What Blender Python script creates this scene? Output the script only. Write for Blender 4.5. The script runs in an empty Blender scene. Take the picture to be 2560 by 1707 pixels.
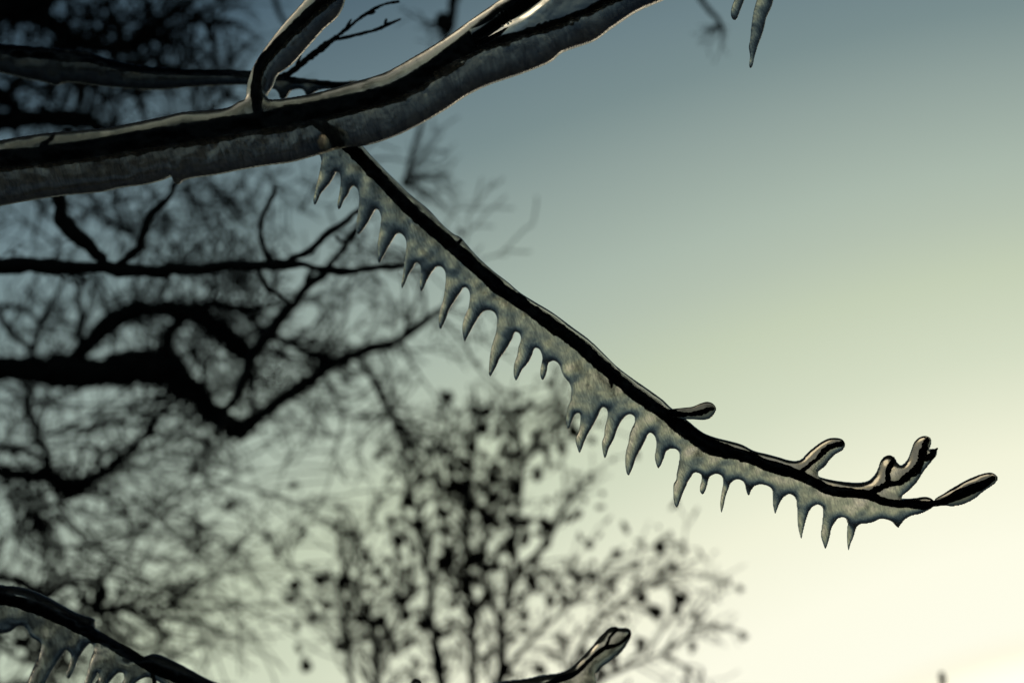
import bpy, math, random
import numpy as np
from mathutils import Vector, Matrix

SC = bpy.context.scene
COL = SC.collection
rng = random.Random(11)
nrng = np.random.default_rng(5)

# ------------------------------------------------------------------ camera
LENS, SENSOR, FOCUS = 70.0, 36.0, 0.70
PITCH = math.radians(17.0)
CAM_LOC = Vector((0.0, 0.0, 1.55))
cam_data = bpy.data.cameras.new("Camera")
cam = bpy.data.objects.new("Camera", cam_data)
COL.objects.link(cam)
cam.location = CAM_LOC
cam.rotation_euler = (math.pi / 2 + PITCH, 0, 0)
cam_data.lens = LENS
cam_data.sensor_width = SENSOR
cam_data.clip_start = 0.01
cam_data.clip_end = 8000
cam_data.dof.use_dof = True
cam_data.dof.focus_distance = FOCUS
cam_data.dof.aperture_fstop = 14.5
cam_data.dof.aperture_blades = 7
SC.camera = cam

# ------------------------------------------------------------------ sky, sun, exposure
SUN_ELEV, SUN_AZ = math.radians(1.0), math.radians(16.5)     # azimuth clockwise from +Y
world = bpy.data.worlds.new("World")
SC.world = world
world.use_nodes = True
wn, wl = world.node_tree.nodes, world.node_tree.links
wn.clear()
sky = wn.new("ShaderNodeTexSky")
sky.sky_type = 'NISHITA'
sky.sun_disc = False
sky.sun_elevation = SUN_ELEV
sky.sun_rotation = SUN_AZ
sky.altitude = 100
sky.air_density = 1.0
sky.dust_density = 2.0
sky.ozone_density = 1.0
def srgb(*c):
    return [(v / 255 / 12.92 if v / 255 <= 0.04045 else ((v / 255 + 0.055) / 1.055) ** 2.4) for v in c]
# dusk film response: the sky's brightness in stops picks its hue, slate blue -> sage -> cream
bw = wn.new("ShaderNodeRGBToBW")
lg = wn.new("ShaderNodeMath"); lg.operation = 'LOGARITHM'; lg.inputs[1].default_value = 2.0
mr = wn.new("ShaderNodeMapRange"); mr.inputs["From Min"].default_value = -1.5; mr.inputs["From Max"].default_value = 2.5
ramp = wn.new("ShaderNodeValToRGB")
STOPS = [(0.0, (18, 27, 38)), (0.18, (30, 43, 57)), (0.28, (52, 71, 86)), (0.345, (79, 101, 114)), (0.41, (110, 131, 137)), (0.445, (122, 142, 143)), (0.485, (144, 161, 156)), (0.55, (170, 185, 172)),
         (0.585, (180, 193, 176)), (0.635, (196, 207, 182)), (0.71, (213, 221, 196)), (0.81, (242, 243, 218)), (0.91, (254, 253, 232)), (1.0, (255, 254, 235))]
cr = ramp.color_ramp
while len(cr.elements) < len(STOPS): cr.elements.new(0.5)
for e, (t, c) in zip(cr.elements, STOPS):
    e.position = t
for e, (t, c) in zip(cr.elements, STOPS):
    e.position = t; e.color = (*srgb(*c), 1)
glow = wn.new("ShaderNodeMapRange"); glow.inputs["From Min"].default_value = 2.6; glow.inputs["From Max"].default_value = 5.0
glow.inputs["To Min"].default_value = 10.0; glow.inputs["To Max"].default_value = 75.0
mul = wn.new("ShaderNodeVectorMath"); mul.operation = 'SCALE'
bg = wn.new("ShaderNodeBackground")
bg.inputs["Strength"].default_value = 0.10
wo = wn.new("ShaderNodeOutputWorld")
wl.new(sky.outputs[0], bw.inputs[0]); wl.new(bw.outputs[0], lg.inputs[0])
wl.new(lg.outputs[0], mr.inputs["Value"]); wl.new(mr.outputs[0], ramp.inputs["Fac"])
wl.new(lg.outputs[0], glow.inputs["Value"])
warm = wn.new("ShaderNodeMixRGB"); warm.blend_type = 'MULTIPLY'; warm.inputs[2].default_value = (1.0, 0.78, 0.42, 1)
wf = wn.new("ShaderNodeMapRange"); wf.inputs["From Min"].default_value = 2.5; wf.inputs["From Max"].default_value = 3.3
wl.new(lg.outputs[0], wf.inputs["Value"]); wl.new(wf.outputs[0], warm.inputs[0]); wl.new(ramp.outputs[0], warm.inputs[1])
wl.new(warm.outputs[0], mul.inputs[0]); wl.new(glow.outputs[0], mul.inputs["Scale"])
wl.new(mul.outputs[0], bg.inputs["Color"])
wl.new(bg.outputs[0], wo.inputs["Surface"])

sun_data = bpy.data.lights.new("Sun", 'SUN')
sun_data.energy = 0.08
sun_data.angle = math.radians(10.0)
sun_data.color = (1.0, 0.86, 0.66)
sun = bpy.data.objects.new("Sun", sun_data)
COL.objects.link(sun)
sun_dir = Vector((math.sin(SUN_AZ) * math.cos(SUN_ELEV), math.cos(SUN_AZ) * math.cos(SUN_ELEV), math.sin(SUN_ELEV)))
sun.rotation_euler = sun_dir.to_track_quat('Z', 'Y').to_euler()
sun.location = (3, 6, 4)

SC.view_settings.view_transform = 'Standard'
SC.view_settings.look = 'None'
SC.view_settings.exposure = 0.0
SC.view_settings.gamma = 1.0
SC.render.engine = 'CYCLES'
SC.cycles.use_denoising = True
SC.cycles.max_bounces = 12
SC.cycles.transmission_bounces = 10
SC.cycles.glossy_bounces = 4
SC.cycles.diffuse_bounces = 2
SC.cycles.caustics_refractive = True
SC.cycles.caustics_reflective = False
SC.cycles.sample_clamp_indirect = 6.0

# ------------------------------------------------------------------ frame of the place
RIGHT = Vector((1, 0, 0))
FWD = Vector((0, math.cos(PITCH), math.sin(PITCH)))
UP = Vector((0, -math.sin(PITCH), math.cos(PITCH)))
PX = SENSOR / LENS / 2560.0          # metres per unit and metre of distance
R3, F3, U3 = (np.array(v) for v in (RIGHT, FWD, UP))
C3 = np.array(CAM_LOC)

def W(p, d):
    """points (x, y[, z]) of a drawing plane at distance d -> world; z leans towards the viewer"""
    p = np.asarray(p, float)
    if p.ndim == 1:
        p = p[None]
    z = p[:, 2] if p.shape[1] > 2 else np.zeros(len(p))
    s = PX * d
    return (C3 + F3 * d + np.outer((p[:, 0] - 1280) * s, R3)
            + np.outer((853.5 - p[:, 1]) * s, U3) - np.outer(z * s, F3))

# ------------------------------------------------------------------ object helpers
def tag(o, label=None, cat=None, group=None, kind=None):
    if label: o["label"] = label
    if cat: o["category"] = cat
    if group: o["group"] = group
    if kind: o["kind"] = kind
    return o

def empty(name, loc):
    o = bpy.data.objects.new(name, None)
    COL.objects.link(o)
    o.location = loc
    o.empty_display_size = 0.02
    return o

def mesh_obj(name, verts, faces, mat, parent=None, smooth=True):
    me = bpy.data.meshes.new(name)
    me.from_pydata([tuple(v) for v in verts], [], [tuple(f) for f in faces])
    if smooth:
        me.polygons.foreach_set("use_smooth", [True] * len(me.polygons))
    me.update()
    o = bpy.data.objects.new(name, me)
    COL.objects.link(o)
    if mat: me.materials.append(mat)
    adopt(o, parent)
    return o

def world_loc(o):
    v = Vector(o.location)
    p = o.parent
    while p is not None:
        v += p.location
        p = p.parent
    return v

def adopt(o, parent):
    """parents o (built in world space, no rotation anywhere) keeping its place"""
    if parent is not None:
        o.parent = parent
        o.location = Vector(o.location) - world_loc(parent)

# ------------------------------------------------------------------ curves and tubes
def catmull(pts, step, closed=False):
    pts = np.asarray(pts, float)
    n = len(pts)
    out = []
    rngk = range(n) if closed else range(n - 1)
    for i in rngk:
        p1, p2 = pts[i], pts[(i + 1) % n]
        if closed:
            p0, p3 = pts[i - 1], pts[(i + 2) % n]
        else:
            p0 = pts[i - 1] if i > 0 else 2 * p1 - p2
            p3 = pts[i + 2] if i + 2 < n else 2 * p2 - p1
        L = np.linalg.norm((p2 - p1)[:2])
        k = max(1, int(math.ceil(L / step)))
        a = [max(np.linalg.norm((q - p)[:2]), 1e-6) ** 0.5 for p, q in ((p0, p1), (p1, p2), (p2, p3))]
        t0, t1 = 0.0, a[0]
        t2 = t1 + a[1]; t3 = t2 + a[2]
        for j in range(k):
            t = t1 + (t2 - t1) * j / k
            A1 = (t1 - t) / (t1 - t0) * p0 + (t - t0) / (t1 - t0) * p1
            A2 = (t2 - t) / (t2 - t1) * p1 + (t - t1) / (t2 - t1) * p2
            A3 = (t3 - t) / (t3 - t2) * p2 + (t - t2) / (t3 - t2) * p3
            B1 = (t2 - t) / (t2 - t0) * A1 + (t - t0) / (t2 - t0) * A2
            B2 = (t3 - t) / (t3 - t1) * A2 + (t - t1) / (t3 - t1) * A3
            out.append((t2 - t) / (t2 - t1) * B1 + (t - t1) / (t2 - t1) * B2)
    if not closed:
        out.append(pts[-1])
    return np.array(out)

class Tubes:
    def __init__(self):
        self.v, self.f = [], []
        self.n = 0
    def add(self, pts, rad, sides=6, rough=0.0, seed=0, cap=True):
        pts = np.asarray(pts, float)
        rad = np.broadcast_to(np.asarray(rad, float), (len(pts),)).copy()
        m = len(pts)
        t = np.gradient(pts, axis=0)
        t /= np.maximum(np.linalg.norm(t, axis=1, keepdims=True), 1e-9)
        ref = np.array([0.13, 0.21, 0.97]) if abs(t[:, 2]).mean() < 0.8 else np.array([1.0, 0.1, 0.1])
        u = np.cross(t, ref); u /= np.maximum(np.linalg.norm(u, axis=1, keepdims=True), 1e-9)
        w = np.cross(t, u)
        ang = np.arange(sides) * 2 * math.pi / sides
        rr = np.repeat(rad[:, None], sides, 1)
        if rough:
            g = np.random.default_rng(seed)
            nz = g.normal(size=(m, sides))
            nz = 0.5 * nz + 0.25 * (np.roll(nz, 1, 0) + np.roll(nz, -1, 0)) + 0.25 * np.roll(nz, 1, 1)
            low = np.interp(np.arange(m), np.arange(0, m + 8, 7), g.normal(size=len(np.arange(0, m + 8, 7))))
            rr = rr * (1 + rough * np.clip(nz, -2, 2) + rough * 0.6 * low[:, None])
        ring = (pts[:, None, :] + (np.cos(ang)[None, :, None] * u[:, None, :] + np.sin(ang)[None, :, None] * w[:, None, :]) * rr[:, :, None])
        base = self.n
        self.v.append(ring.reshape(-1, 3))
        for i in range(m - 1):
            for j in range(sides):
                a = base + i * sides + j
                b = base + i * sides + (j + 1) % sides
                self.f.append((a, b, b + sides, a + sides))
        self.n += m * sides
        if cap:
            self.v.append(np.array([pts[0] - t[0] * rad[0] * 0.5, pts[-1] + t[-1] * rad[-1] * 0.8]))
            s, e = self.n, self.n + 1
            self.n += 2
            for j in range(sides):
                self.f.append((base + (j + 1) % sides, base + j, s))
                q = base + (m - 1) * sides
                self.f.append((q + j, q + (j + 1) % sides, e))
    def build(self, name, mat, parent=None, d=None):
        v = np.concatenate(self.v)
        if d is not None:
            v = W(v, d)
        return mesh_obj(name, v, self.f, mat, parent)

# ------------------------------------------------------------------ materials
def new_mat(name):
    m = bpy.data.materials.new(name)
    m.use_nodes = True
    nt = m.node_tree
    return m, nt.nodes, nt.links, nt.nodes["Principled BSDF"]

def bark_material(name, c0, c1, scale, bump=0.4):
    m, n, l, p = new_mat(name)
    tc = n.new("ShaderNodeTexCoord")
    nz = n.new("ShaderNodeTexNoise"); nz.inputs["Scale"].default_value = scale; nz.inputs["Detail"].default_value = 6
    rp = n.new("ShaderNodeValToRGB")
    rp.color_ramp.elements[0].position = 0.35; rp.color_ramp.elements[0].color = (*c0, 1)
    rp.color_ramp.elements[1].position = 0.7; rp.color_ramp.elements[1].color = (*c1, 1)
    bp = n.new("ShaderNodeBump"); bp.inputs["Strength"].default_value = bump; bp.inputs["Distance"].default_value = 0.002
    l.new(tc.outputs["Object"], nz.inputs["Vector"])
    l.new(nz.outputs["Fac"], rp.inputs["Fac"]); l.new(rp.outputs[0], p.inputs["Base Color"])
    l.new(nz.outputs["Fac"], bp.inputs["Height"]); l.new(bp.outputs[0], p.inputs["Normal"])
    p.inputs["Roughness"].default_value = 0.9
    p.inputs["Specular IOR Level"].default_value = 0.15
    return m

BARK = bark_material("wet_dark_bark", (0.012, 0.010, 0.008), (0.035, 0.028, 0.022), 900)
BARK_FAR = bark_material("grey_brown_bark", (0.02, 0.017, 0.013), (0.05, 0.042, 0.033), 40)
LEAF = bark_material("dry_brown_leaf", (0.035, 0.024, 0.012), (0.07, 0.048, 0.022), 60, 0.1)

def ice_material(name, rough_lo, rough_hi, tint, streak, bump, clear=0.85, dark=0.4, ior_lo=1.31, milk=0.0, milk_col=(0.9, 0.88, 0.82)):
    """frozen rain: 'cloud' (0 clear .. 1 full of fine bubbles) and 'lay' (drawing coordinates) come from the mesh"""
    m, n, l, p = new_mat(name)
    at = n.new("ShaderNodeAttribute"); at.attribute_name = "lay"
    cl = n.new("ShaderNodeAttribute"); cl.attribute_name = "cloud"
    mp = n.new("ShaderNodeMapping"); mp.vector_type = 'TEXTURE'
    mp.inputs["Rotation"].default_value = (0, 0, math.radians(-20))
    mp.inputs["Scale"].default_value = (0.3, 1.5, 0.5)
    n1 = n.new("ShaderNodeTexNoise"); n1.inputs["Scale"].default_value = streak; n1.inputs["Detail"].default_value = 5
    n1.inputs["Distortion"].default_value = 1.2
    n2 = n.new("ShaderNodeTexNoise"); n2.inputs["Scale"].default_value = 2.2; n2.inputs["Detail"].default_value = 3
    l.new(at.outputs["Vector"], mp.inputs["Vector"])
    l.new(mp.outputs[0], n1.inputs["Vector"])
    l.new(at.outputs["Vector"], n2.inputs["Vector"])
    # roughness from cloudiness
    mr = n.new("ShaderNodeMapRange")
    mr.inputs["To Min"].default_value = rough_lo; mr.inputs["To Max"].default_value = rough_hi
    l.new(cl.outputs["Fac"], mr.inputs["Value"])
    gm = n.new("ShaderNodeAttribute"); gm.attribute_name = "glint"
    gr = n.new("ShaderNodeMixRGB"); gr.inputs[2].default_value = (0.03, 0.03, 0.03, 1)
    l.new(gm.outputs["Fac"], gr.inputs[0]); l.new(mr.outputs[0], gr.inputs[1])
    l.new(gr.outputs[0], p.inputs["Roughness"])
    # colour: fine bubbles swallow some of the light
    r1 = n.new("ShaderNodeValToRGB")
    r1.color_ramp.elements[0].position = 0.42; r1.color_ramp.elements[0].color = (tint[0] * 0.48, tint[1] * 0.49, tint[2] * 0.54, 1)
    r1.color_ramp.elements[1].position = 0.60; r1.color_ramp.elements[1].color = (*tint, 1)
    l.new(n1.outputs["Fac"], r1.inputs["Fac"])
    dn = n.new("ShaderNodeAttribute"); dn.attribute_name = "dull"
    cm = n.new("ShaderNodeMixRGB"); cm.inputs[1].default_value = (clear, clear, clear * 0.98, 1); cm.inputs[2].default_value = (dark, dark, dark * 0.95, 1)
    l.new(dn.outputs["Fac"], cm.inputs[0])
    mx = n.new("ShaderNodeMixRGB"); l.new(cm.outputs[0], mx.inputs[1])
    io = n.new("ShaderNodeMapRange"); io.inputs["To Min"].default_value = ior_lo; io.inputs["To Max"].default_value = 1.31
    l.new(cl.outputs["Fac"], io.inputs["Value"]); l.new(io.outputs[0], p.inputs["IOR"])
    l.new(cl.outputs["Fac"], mx.inputs[0]); l.new(r1.outputs[0], mx.inputs[2])
    gc = n.new("ShaderNodeMixRGB"); gc.inputs[2].default_value = (0.96, 0.96, 0.95, 1)  # near-colourless tint put in along the streak to brighten it as a glint
    l.new(gm.outputs["Fac"], gc.inputs[0]); l.new(mx.outputs[0], gc.inputs[1])
    l.new(gc.outputs[0], p.inputs["Base Color"])
    b1 = n.new("ShaderNodeBump"); b1.inputs["Distance"].default_value = 0.0006
    ml = n.new("ShaderNodeMath"); ml.operation = 'MULTIPLY'; ml.inputs[1].default_value = bump
    l.new(cl.outputs["Fac"], ml.inputs[0]); l.new(ml.outputs[0], b1.inputs["Strength"])
    l.new(n1.outputs["Fac"], b1.inputs["Height"])
    b2 = n.new("ShaderNodeBump"); b2.inputs["Distance"].default_value = 0.0008; b2.inputs["Strength"].default_value = 0.10
    l.new(n2.outputs["Fac"], b2.inputs["Height"]); l.new(b1.outputs[0], b2.inputs["Normal"])
    l.new(b2.outputs[0], p.inputs["Normal"])
    p.inputs["Transmission Weight"].default_value = 1.0
    # milky share: trapped air scatters what light reaches it
    if milk > 0:
        out = n["Material Output"]
        tr = n.new("ShaderNodeBsdfTranslucent"); df = n.new("ShaderNodeBsdfDiffuse"); ad = n.new("ShaderNodeMixShader"); fin = n.new("ShaderNodeMixShader")
        mc = n.new("ShaderNodeMixRGB"); mc.blend_type = 'MULTIPLY'; mc.inputs[0].default_value = 1.0; mc.inputs[2].default_value = (*milk_col, 1)
        l.new(r1.outputs[0], mc.inputs[1])
        for q in (tr, df):
            l.new(mc.outputs[0], q.inputs["Color"]); l.new(b1.outputs[0], q.inputs["Normal"])
        ad.inputs[0].default_value = 0.3
        l.new(tr.outputs[0], ad.inputs[1]); l.new(df.outputs[0], ad.inputs[2])
        mk = n.new("ShaderNodeMath"); mk.operation = 'MULTIPLY'; mk.inputs[1].default_value = milk
        l.new(cl.outputs["Fac"], mk.inputs[0]); l.new(mk.outputs[0], fin.inputs[0])
        l.new(p.outputs[0], fin.inputs[1]); l.new(ad.outputs[0], fin.inputs[2]); l.new(fin.outputs[0], out.inputs["Surface"])
    return m

ICE = ice_material("rain_ice", 0.16, 0.15, (0.64, 0.605, 0.50), 6.0, 0.26, 0.38, 0.095, 1.14, 0.12, (0.92, 0.90, 0.80))
ICE_THICK = ice_material("thick_milky_ice", 0.30, 0.22, (0.56, 0.53, 0.47), 3.2, 0.05, 0.24, 0.14, 1.2, 0.30, (0.92, 0.90, 0.82))
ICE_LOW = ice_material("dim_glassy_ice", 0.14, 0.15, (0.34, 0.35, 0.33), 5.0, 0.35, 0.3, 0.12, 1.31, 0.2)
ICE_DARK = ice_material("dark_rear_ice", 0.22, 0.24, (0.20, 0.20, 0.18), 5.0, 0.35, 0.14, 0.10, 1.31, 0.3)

# ------------------------------------------------------------------ ice bodies
def fill_mask(poly, x0, y0, nx, ny, st):
    m = np.zeros((ny, nx), bool)
    a = poly; b = np.roll(poly, -1, 0)
    xs = x0 + np.arange(nx) * st
    for j in range(ny):
        y = y0 + j * st + 1e-4
        k = ((a[:, 1] <= y) & (b[:, 1] > y)) | ((b[:, 1] <= y) & (a[:, 1] > y))
        if not k.any(): continue
        c = np.sort(a[k, 0] + (y - a[k, 1]) / (b[k, 1] - a[k, 1]) * (b[k, 0] - a[k, 0]))
        for i in range(0, len(c) - 1, 2):
            m[j] |= (xs >= c[i]) & (xs <= c[i + 1])
    return m

def poisson(mask, st, iters):
    """u with laplace(u) = -2 inside the outline, 0 on it: a strip swells to a round bar, a disc to a dome"""
    def relax(u, m, h, n):
        for _ in range(n):
            v = np.zeros_like(u)
            v[1:-1, 1:-1] = 0.25 * (u[:-2, 1:-1] + u[2:, 1:-1] + u[1:-1, :-2] + u[1:-1, 2:] + 2 * h * h)
            u = np.where(m, v, 0)
        return u
    if min(mask.shape) > 40 and iters > 0:
        ny, nx = mask.shape
        mc = mask[::2, ::2]
        uc = poisson(mc, st * 2, iters)
        u = np.repeat(np.repeat(uc, 2, 0), 2, 1)[:ny, :nx]
    else:
        u = np.zeros(mask.shape)
    return relax(u, mask, st, iters)

def smooth_noise(shape, cell, seed):
    g = np.random.default_rng(seed)
    ny, nx = shape
    gy, gx = int(ny / cell) + 4, int(nx / cell) + 4
    c = g.normal(size=(gy, gx))
    y = np.arange(ny) / cell + 1; x = np.arange(nx) / cell + 1
    iy, ix = y.astype(int), x.astype(int)
    fy, fx = y - iy, x - ix
    fy = fy * fy * (3 - 2 * fy); fx = fx * fx * (3 - 2 * fx)
    A = c[np.ix_(iy, ix)]; B = c[np.ix_(iy, ix + 1)]; D = c[np.ix_(iy + 1, ix)]; E = c[np.ix_(iy + 1, ix + 1)]
    return (A * (1 - fx) + B * fx) * (1 - fy)[:, None] + (D * (1 - fx) + E * fx) * fy[:, None]

def ice_body(name, outline, d, depth, axes, parent, mat, hmax=55, st=2.0, icicles=(), cloud_above=0.15,
             cloud_below=1.0, seed=1, wob=0.10, glints=()):
    """outline: closed polygon (already dense); depth(x, y): middle surface; axes: [(polyline xy, radius)] of the wood inside"""
    x0, y0 = outline.min(0) - 3 * st
    nx = int((outline[:, 0].max() - x0) / st) + 5
    ny = int((outline[:, 1].max() - y0) / st) + 5
    mask = fill_mask(outline, x0, y0, nx, ny, st)
    mask[0] = mask[-1] = False; mask[:, 0] = mask[:, -1] = False
    u = poisson(mask, st, 140)
    h = np.sqrt(np.maximum(u, 0))
    h = hmax * np.tanh(h / hmax)
    X, Y = np.meshgrid(x0 + np.arange(nx) * st, y0 + np.arange(ny) * st)
    hf = h * (1 + wob * smooth_noise(h.shape, 26 / st, seed) + 0.008 * smooth_noise(h.shape, 9 / st, seed + 3))
    hb = h * (1 + wob * smooth_noise(h.shape, 30 / st, seed + 1))
    hf = np.maximum(hf, 0.35 * h); hb = np.maximum(hb, 0.35 * h)
    Z = depth(X, Y)
    # side of the wood: below it the ice is milky
    cloud = np.full(h.shape, cloud_below)
    if axes:
        best = np.full(h.shape, 1e9)
        dull = np.zeros(h.shape)
        for ax, r, *dl in axes:
            dl = dl[0] if dl else 0.0
            for a, b in zip(ax[:-1], ax[1:]):
                t = b - a
                L2 = (t ** 2).sum()
                sx, ex = sorted((a[0], b[0])); sy, ey = sorted((a[1], b[1]))
                m = 170
                i0, i1 = int(max(0, (sx - m - x0) / st)), int(min(nx, (ex + m - x0) / st))
                j0, j1 = int(max(0, (sy - m - y0) / st)), int(min(ny, (ey + m - y0) / st))
                if i1 <= i0 or j1 <= j0: continue
                xx, yy = X[j0:j1, i0:i1] - a[0], Y[j0:j1, i0:i1] - a[1]
                q = np.clip((xx * t[0] + yy * t[1]) / L2, 0, 1)
                dx, dy = xx - q * t[0], yy - q * t[1]
                ds = np.hypot(dx, dy)
                sgn = (t[0] * yy - t[1] * xx) / math.sqrt(L2)      # > 0 : below for an axis running right
                c = np.where(sgn > 0.85 * r, cloud_below, cloud_above)     # the milky part starts below the wood
                bb = best[j0:j1, i0:i1]
                k = ds < bb
                bb[k] = ds[k]
                cloud[j0:j1, i0:i1][k] = c[k]
                dull[j0:j1, i0:i1][k] = dl
                hc = np.sqrt(np.maximum((r + 4) ** 2 - ds ** 2, 0))
                hf[j0:j1, i0:i1] = np.maximum(hf[j0:j1, i0:i1], hc)
                hb[j0:j1, i0:i1] = np.maximum(hb[j0:j1, i0:i1], hc)
        for _ in range(10):
            dull[1:-1, 1:-1] = 0.2 * (dull[1:-1, 1:-1] + dull[:-2, 1:-1] + dull[2:, 1:-1] + dull[1:-1, :-2] + dull[1:-1, 2:])
        for _ in range(6):
            cloud[1:-1, 1:-1] = 0.2 * (cloud[1:-1, 1:-1] + cloud[:-2, 1:-1] + cloud[2:, 1:-1] + cloud[1:-1, :-2] + cloud[1:-1, 2:])
    glint = np.zeros(h.shape)  # streak of clear ice with a stepped front, shaped to bend low sky into a glint
    for line, wd, stepz in glints:
        for a, b in zip(line[:-1], line[1:]):
            t = b - a
            L2 = (t ** 2).sum()
            xx, yy = X - a[0], Y - a[1]
            q = (xx * t[0] + yy * t[1]) / L2
            sg = (t[0] * yy - t[1] * xx) / math.sqrt(L2)
            k = (q >= 0) & (q < 1.02) & (np.abs(sg) < 4 * wd)
            kk = k & (np.abs(sg) < wd)
            glint[kk] = np.maximum(glint[kk], np.clip(2 - 2 * np.abs(sg[kk]) / wd, 0, 1))
            f = np.clip(0.5 + sg / (2 * wd), 0, 1)
            drop = stepz * (1 - f) * np.clip((4 * wd + sg) / (2 * wd), 0, 1)
            hf[k] = np.minimum(hf[k], (h - drop)[k])
    cell = mask[:-1, :-1] | mask[1:, :-1] | mask[:-1, 1:] | mask[1:, 1:]
    use = np.zeros(mask.shape, bool)
    use[:-1, :-1] |= cell; use[1:, :-1] |= cell; use[:-1, 1:] |= cell; use[1:, 1:] |= cell
    rim = use & ~mask
    # rim vertices move on to the outline
    rj, ri = np.nonzero(rim)
    rx, ry = X[rj, ri].copy(), Y[rj, ri].copy()
    dense = []
    a, b = outline, np.roll(outline, -1, 0)
    for p, q in zip(a, b):
        k = max(1, int(np.linalg.norm(q - p) / 1.0))
        dense.append(p + (q - p) * (np.arange(k) / k)[:, None])
    dense = np.concatenate(dense)
    for s in range(0, len(rx), 400):
        e = slice(s, s + 400)
        dd = (dense[None, :, 0] - rx[e, None]) ** 2 + (dense[None, :, 1] - ry[e, None]) ** 2
        k = dd.argmin(1)
        rx[e], ry[e] = dense[k, 0], dense[k, 1]
    X = X.copy(); Y = Y.copy()
    X[rj, ri], Y[rj, ri] = rx, ry
    idf = np.full(mask.shape, -1); idb = np.full(mask.shape, -1)
    nfull = int(use.sum())
    idf[use] = np.arange(nfull)
    nin = int(mask.sum())
    idb[use] = idf[use]
    idb[mask] = nfull + np.arange(nin)
    lay_f = np.stack([X[use], Y[use], (Z + np.where(mask, hf, 0))[use]], 1)
    lay_b = np.stack([X[mask], Y[mask], (Z - hb)[mask]], 1)
    lay = np.concatenate([lay_f, lay_b])
    cl = np.concatenate([cloud[use], cloud[mask]])
    ge = np.concatenate([glint[use], glint[mask]])
    du = np.concatenate([dull[use], dull[mask]]) if axes else np.zeros(len(cl))
    cj, ci = np.nonzero(cell)
    def quads(I, flip):
        q = np.stack([I[cj, ci], I[cj + 1, ci], I[cj + 1, ci + 1], I[cj, ci + 1]], 1)
        return q[:, ::-1] if flip else q
    F = np.concatenate([quads(idf, False), quads(idb, True)])
    own = np.zeros(mask.shape, int)
    for k, poly in enumerate(icicles):
        own[fill_mask(poly, x0, y0, nx, ny, st)] = k + 1
    fo = np.concatenate([own[cj, ci]] * 2)
    V = W(lay, d)
    # smooth normals of the whole body so that the parts show no seam
    P = V[F]
    nrm = np.cross(P[:, 2] - P[:, 0], P[:, 3] - P[:, 1])
    N = np.zeros_like(V)
    for k in range(4):
        np.add.at(N, F[:, k], nrm)
    N /= np.maximum(np.linalg.norm(N, axis=1, keepdims=True), 1e-20)
    objs = []
    for k in range(len(icicles) + 1):
        sel = F[fo == k]
        if not len(sel): continue
        ids, inv = np.unique(sel, return_inverse=True)
        org = V[ids].mean(0) if k else np.zeros(3)
        if k:
            top = lay[ids][:, 1].argmin()
            org = V[ids][top]
        fl = inv.reshape(-1, 4)
        me = bpy.data.meshes.new("icicle" if k else name)
        me.from_pydata((V[ids] - org).tolist(), [], fl.tolist())
        me.polygons.foreach_set("use_smooth", np.ones(len(me.polygons), bool))
        at = me.attributes.new("lay", 'FLOAT_VECTOR', 'POINT')
        at.data.foreach_set("vector", (lay[ids] / 100.0).ravel())
        ac = me.attributes.new("cloud", 'FLOAT', 'POINT')
        ac.data.foreach_set("value", cl[ids])
        ag = me.attributes.new("glint", 'FLOAT', 'POINT')
        ag.data.foreach_set("value", ge[ids])
        ad = me.attributes.new("dull", 'FLOAT', 'POINT')
        ad.data.foreach_set("value", du[ids])
        me.update()
        me.normals_split_custom_set_from_vertices([tuple(v) for v in N[ids]])
        me.materials.append(mat)
        o = bpy.data.objects.new("icicle" if k else name, me)
        COL.objects.link(o)
        o.location = org
        adopt(o, objs[0] if (k and objs) else parent)
        objs.append(o)
    return objs

def wood(name, spec, d, depth, parent, mat=None, step=4.0, sides=12, rough=0.10, seed=0, lens=0.86):
    """spec: rows x, y, radius[, z]"""
    spec = np.asarray(spec, float)
    c = catmull(spec, step)
    z = depth(c[:, 0], c[:, 1]) + (c[:, 3] if c.shape[1] > 3 else 0)
    t = Tubes()
    t.add(np.stack([c[:, 0], c[:, 1], z], 1), np.maximum(c[:, 2] * lens, 0.8), sides, rough, seed)
    return t.build(name, mat or BARK, parent, d)


# ------------------------------------------------------------------ ground
def ground_material():
    m, n, l, p = new_mat("winter_grass")
    nz = n.new("ShaderNodeTexNoise"); nz.inputs["Scale"].default_value = 1.7; nz.inputs["Detail"].default_value = 8
    tc = n.new("ShaderNodeTexCoord")
    rp = n.new("ShaderNodeValToRGB")
    rp.color_ramp.elements[0].color = (0.028, 0.03, 0.018, 1); rp.color_ramp.elements[1].color = (0.075, 0.07, 0.045, 1)
    l.new(tc.outputs["Object"], nz.inputs["Vector"]); l.new(nz.outputs["Fac"], rp.inputs["Fac"]); l.new(rp.outputs[0], p.inputs["Base Color"])
    p.inputs["Roughness"].default_value = 0.95
    return m

def build_ground():
    vs, fs = [(0, 0, 0)], []
    radii = [2, 5, 10, 20, 40, 80, 200, 600, 2000, 6000]
    seg = 48
    for k, r in enumerate(radii):
        for i in range(seg):
            a = 2 * math.pi * i / seg
            z = 0.12 * math.sin(a * 3 + k) * min(1, r / 15) if r < 600 else 0
            vs.append((r * math.cos(a), r * math.sin(a), z))
    for i in range(seg):
        fs.append((0, 1 + i, 1 + (i + 1) % seg))
    for k in range(len(radii) - 1):
        for i in range(seg):
            a, b = 1 + k * seg + i, 1 + k * seg + (i + 1) % seg
            fs.append((a, a + seg, b + seg, b))
    tag(mesh_obj("ground", vs, fs, ground_material()), kind="structure")
build_ground()

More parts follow.
